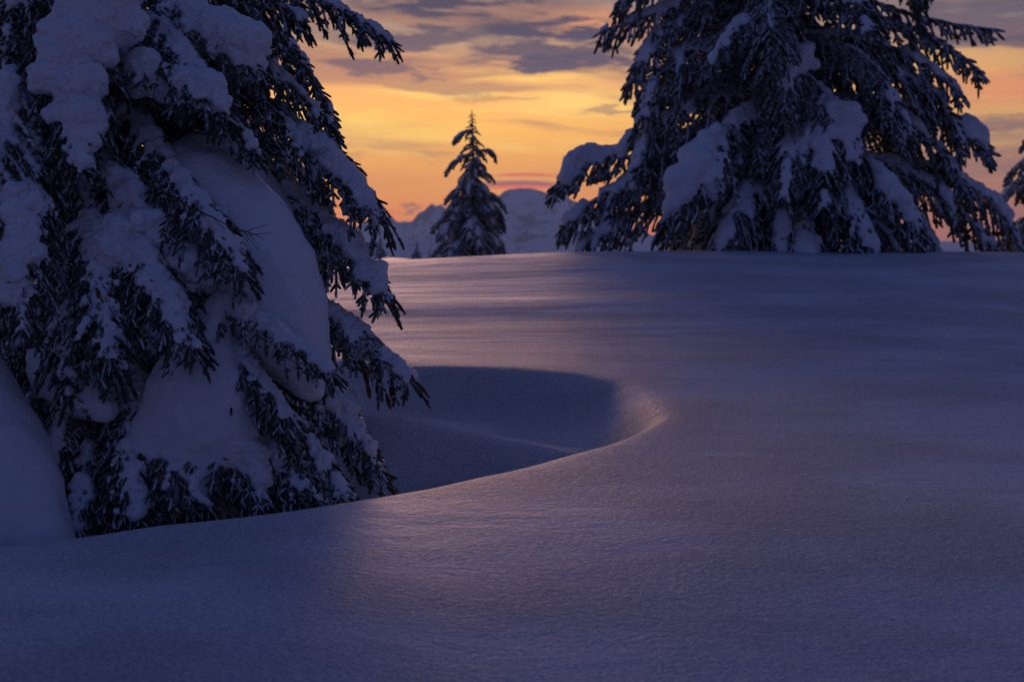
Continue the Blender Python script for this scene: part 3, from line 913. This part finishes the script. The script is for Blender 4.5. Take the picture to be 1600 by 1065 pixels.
# silhouette boughs, left side from the top
rb([(1200, -60, 22.6), (1100, -10, 22.4), (1020, 20, 22.2), (945, 48, 22.1)], blen=.55, snow=.09)
rb([(1200, -140, 22.6), (1120, -90, 22.4), (1040, -60, 22.2), (968, 8, 22.1)], blen=.6)
rb([(1200, 10, 22.6), (1110, 20, 22.3), (1000, 30, 22.0), (988, 128, 21.9)], blen=.7)
rb([(1200, 50, 22.6), (1120, 60, 22.1), (1010, 70, 21.7), (1005, 180, 21.5)], blen=.8)
rb([(1205, 90, 22.6), (1120, 90, 22.3), (1010, 110, 22.0), (1000, 240, 21.9)], blen=.7)
rb([(1205, 140, 22.6), (1120, 140, 22.0), (1000, 160, 21.6), (985, 290, 21.5)], blen=.8)
rb([(1200, 215, 22.4), (1060, 210, 22.2), (950, 215, 22.0), (868, 292, 21.8)], blen=.55, spacing=.22, t0=.55, snow=.03, extra=[[(948, 229, 22, 5), (915, 232, 21.9, 11), (895, 250, 21.85, 15), (880, 280, 21.8, 12)]])
rb([(1200, 200, 22.6), (1100, 180, 22.1), (1000, 220, 21.8), (940, 345, 21.6)], blen=.8, extra=[[(965, 235, 21.8, 12), (985, 215, 21.85, 16), (1005, 225, 21.9, 12)]])
rb([(1200, 250, 22.4), (1080, 230, 22.0), (960, 270, 21.7), (882, 352, 21.6)], blen=.7)
rb([(1200, 300, 22.4), (1080, 290, 21.9), (980, 320, 21.6), (905, 388, 21.5)], blen=.75)
# right side
rb([(1230, -120, 22.6), (1330, -100, 22.5), (1420, -90, 22.4), (1440, 30, 22.3)], blen=.6, snow=.08, bsnow=.05)
rb([(1230, 100, 22.6), (1350, 90, 22.3), (1480, 100, 22.1), (1500, 230, 22.0)], blen=.7, snow=.08)
rb([(1230, -30, 22.6), (1340, -10, 22.5), (1450, 40, 22.4), (1552, 46, 22.4)], blen=.40, snow=.04, bsnow=.025, tl=.16)
rb([(1230, 20, 22.6), (1350, 0, 22.4), (1450, 40, 22.3), (1530, 112, 22.2)], blen=.55, snow=.05, bsnow=.04)
rb([(1230, 60, 22.6), (1350, 40, 22.4), (1440, 80, 22.2), (1498, 145, 22.1)], blen=.6, snow=.08)
rb([(1230, 160, 22.6), (1380, 150, 22.4), (1500, 160, 22.3), (1545, 240, 22.2)], blen=.55, t0=.35, snow=.05, extra=[[(1515, 180, 22.3, 9), (1530, 205, 22.25, 13), (1540, 235, 22.2, 10)]])
rb([(1230, 150, 22.6), (1370, 140, 22.2), (1460, 190, 22.0), (1512, 300, 21.9)], blen=.75, snow=.10)
rb([(1230, 240, 22.6), (1380, 230, 22.1), (1480, 270, 21.9), (1550, 388, 21.8)], blen=.8, snow=.12)
rb([(1230, 250, 22.6), (1400, 240, 22.3), (1545, 250, 22.2), (1592, 385, 22.0)], blen=.7, snow=.13, extra=[[(1520, 290, 22.2, 8), (1550, 308, 22.15, 12), (1572, 335, 22.1, 12)]])
# bright pads of snow facing the camera
rb([(1210, 150, 22.5), (1150, 170, 20.9), (1100, 230, 20.2), (1040, 345, 19.9)], blen=.85, extra=[[(1120, 195, 20.5, 8), (1100, 230, 20.3, 20), (1082, 262, 20.1, 30), (1070, 290, 20.0, 28), (1048, 320, 19.9, 16)], [(1110, 270, 20.1, 20), (1118, 305, 20, 12)]])
rb([(1215, 40, 22.5), (1230, 50, 21.2), (1240, 80, 20.7), (1222, 160, 20.5)], blen=.6, extra=[[(1262, 72, 20.8, 10), (1245, 95, 20.7, 19), (1228, 125, 20.6, 13)], [(1270, 100, 20.8, 14)]])
rb([(1220, 120, 22.5), (1290, 140, 21.0), (1320, 160, 20.5), (1330, 250, 20.2)], blen=.7, extra=[[(1300, 160, 20.6, 12), (1325, 172, 20.5, 16), (1335, 200, 20.4, 14)], [(1300, 200, 20.4, 12), (1280, 230, 20.3, 14)]])
rb([(1215, 160, 22.5), (1250, 180, 20.8), (1258, 220, 20.4), (1246, 310, 20.2)], blen=.4, extra=[[(1262, 196, 20.5, 8), (1258, 225, 20.4, 11), (1254, 260, 20.3, 10), (1247, 295, 20.2, 7)]])
rb([(1220, 200, 22.5), (1340, 220, 20.9), (1400, 270, 20.4), (1440, 370, 20.2)], blen=.8, extra=[[(1380, 280, 20.4, 14), (1410, 310, 20.3, 16)]])
rb([(1220, 210, 22.5), (1300, 260, 20.7), (1340, 310, 20.2), (1370, 388, 20.0)], blen=.8)
rb([(1210, 240, 22.5), (1180, 280, 20.6), (1150, 320, 20.2), (1120, 390, 20.0)], blen=.8)
rb([(1210, 250, 22.5), (1220, 290, 20.6), (1230, 340, 20.2), (1215, 392, 20.1)], blen=.7)
rb([(1220, 60, 22.5), (1370, 100, 21.4), (1400, 130, 21.1), (1420, 220, 20.9)], blen=.7)
fuse_snow()
az_i = .4
NR = 104
for k_ in range(NR):
    q_ = k_ / (NR - 1.)
    hz = .25 + 9.5 * q_ ** 1.1
    az_i += 2.39996
    lf = -math.cos(az_i)                      # +1 towards the left of the picture
    reach = (.86 - .016 * hz) * (1 - .17 * max(0, lf))
    if hz > 6: reach *= 1 - .09 * (hz - 6)
    pr = rset_bare if (hz > 2.6 and k_ % 3 != 0) else rset
    if hz > 1.8 and math.cos(az_i) > .2 and gr.rand() < .58: continue
    place_bough(pr[k_ % len(pr)], RT, (0, 0, hz + .5), az_i, gr.uniform(-.28, .22), reach * gr.uniform(.72, 1.06))
for b_ in rset + rset_bare:
    if b_.name not in USED: place_bough(b_, RT, (0, 0, 4), gr.uniform(0, 6))


# ================================================================== small spruces
def small_spruce(loc, H, Rb, g, label, group=None, nb=70, protos=None, gap=0.0, sweep=.12, name='spruce_tree', lean=0.):
    root = empty(name, loc)
    tag(root, label, 'spruce tree', group)
    t = np.linspace(0, 1, 16)
    V, F = tube(np.stack([lean * t ** 2 * H, 0 * t, t * H], -1), (H * .017) * (1 - t) ** .8 + .012, 8)
    add_obj('trunk', mesh_arr('trunk', V, F), root, M_BARK, True)
    a_ = g.uniform(0, 6)
    for i in range(nb):
        q_ = i / (nb - 1.)
        z = H * (.05 + .93 * q_ ** .92)
        a_ += 2.39996 + g.uniform(-.3, .3)
        r_ = Rb * ((1 - q_) ** 1.25 * g.uniform(.5, 1.2) + .05)
        place_bough(protos[i % len(protos)], root, (lean * (z / H) ** 2 * H, 0, z), a_, g.uniform(-.15, .2) - .35 * q_ ** 3, r_)
    return root


gs = np.random.RandomState(12)
SM = dict(spacing=.06, blen=.34, tl=.09, tr=.020, droop=.6, hang=.25, snow=.055, bsnow=.034, cover=.9, needles=6, nlen=.02, voxel=.022, wid=.004, twgap=.07,
          mneedle=M_NEEDLE_FAR, base_r=.014, tip_r=.005, dsize=.08, disp=.25, gaps=.3)
sset = bough_set(5, 1.0, .55, gs, **SM)
fuse_snow()
MXp, MY = 742, 31.0
px0 = at(MXp, 400, MY)
mz = float(terrain(px0[0], MY))
topz = at(736, 172, MY)[2]
mid = small_spruce((px0[0], MY, mz), topz - mz, (topz - mz) * .315, gs, 'lone narrow snowy spruce standing before the domed mountain', nb=140, protos=sset, lean=-.012)
# its two stray arms
for (pa, pb, pc, sc_) in [((742, 245, MY), (715, 238, MY), (698, 268, MY), 1), ((742, 240, MY), (765, 228, MY), (774, 246, MY), 1), ((738, 205, MY), (722, 205, MY), (710, 218, MY), 1)]:
    o_ = np.array(mid.location)
    a, b_, c = [at(*p) - o_ for p in (pa, pb, pc)]
    build_bough([a, b_, b_ * .4 + c * .6, c], mid, gs, **{**SM, 'blen': .20, 'tl': .08})
tiny = [(547, 362, 58, 'tiny dark spruce half hidden at the tip of the big tree, on the far spur'),
        (594, 364, 57, 'small dark spruce on the far spur, just right of the big snowy tree'),
        (651, 375, 60, 'small dark spruce on the far spur, midway to the lone spruce'),
        (671, 389, 61, 'tiniest dark spruce, at the left foot of the lone spruce')]
for (px, py, Y_, lab) in tiny:
    p = at(px, py, Y_); gz = float(terrain(p[0], Y_)); Ht = p[2] - gz
    small_spruce((p[0], Y_, gz), Ht, Ht * .36, gs, lab, 'small spruces on the far spur', nb=44, protos=sset)
# tree leaning in at the right edge
ex = at(1655, 395, 27.0)
gz = float(terrain(ex[0], 27.0)); tz = at(1655, 20, 27.0)[2]
small_spruce((ex[0], 27.0, gz), tz - gz, 2.1, gs, 'spruce mostly outside the right edge, boughs reaching in behind the broad spruce', nb=95, protos=rset[:4] and sset)
fuse_snow()

# ------------------------------------------------------------------ thin blue air in front of the mountains
HAZE = 6.0e-5
if HAZE > 0:
    x0, x1, y0, y1, z0, z1 = -13000, 13000, -70, 14500, -700, 900
    V = [(x, y, z) for x in (x0, x1) for y in (y0, y1) for z in (z0, z1)]
    F = [(0, 1, 3, 2), (4, 6, 7, 5), (0, 4, 5, 1), (2, 3, 7, 6), (0, 2, 6, 4), (1, 5, 7, 3)]
    hz_ = add_obj('haze', mesh_arr('haze', V, F))
    mh = bpy.data.materials.new('thin evening haze'); mh.use_nodes = True
    th = NT(mh.node_tree); th.n.clear()
    pv = th.new('ShaderNodeVolumePrincipled'); pv.inputs['Color'].default_value = (.66, .86, 1.0, 1); pv.inputs['Anisotropy'].default_value = .1; pv.inputs['Density'].default_value = HAZE
    oo = th.new('ShaderNodeOutputMaterial'); th.l.new(pv.outputs[0], oo.inputs['Volume'])
    hz_.data.materials.append(mh)
    tag(hz_, kind='stuff')
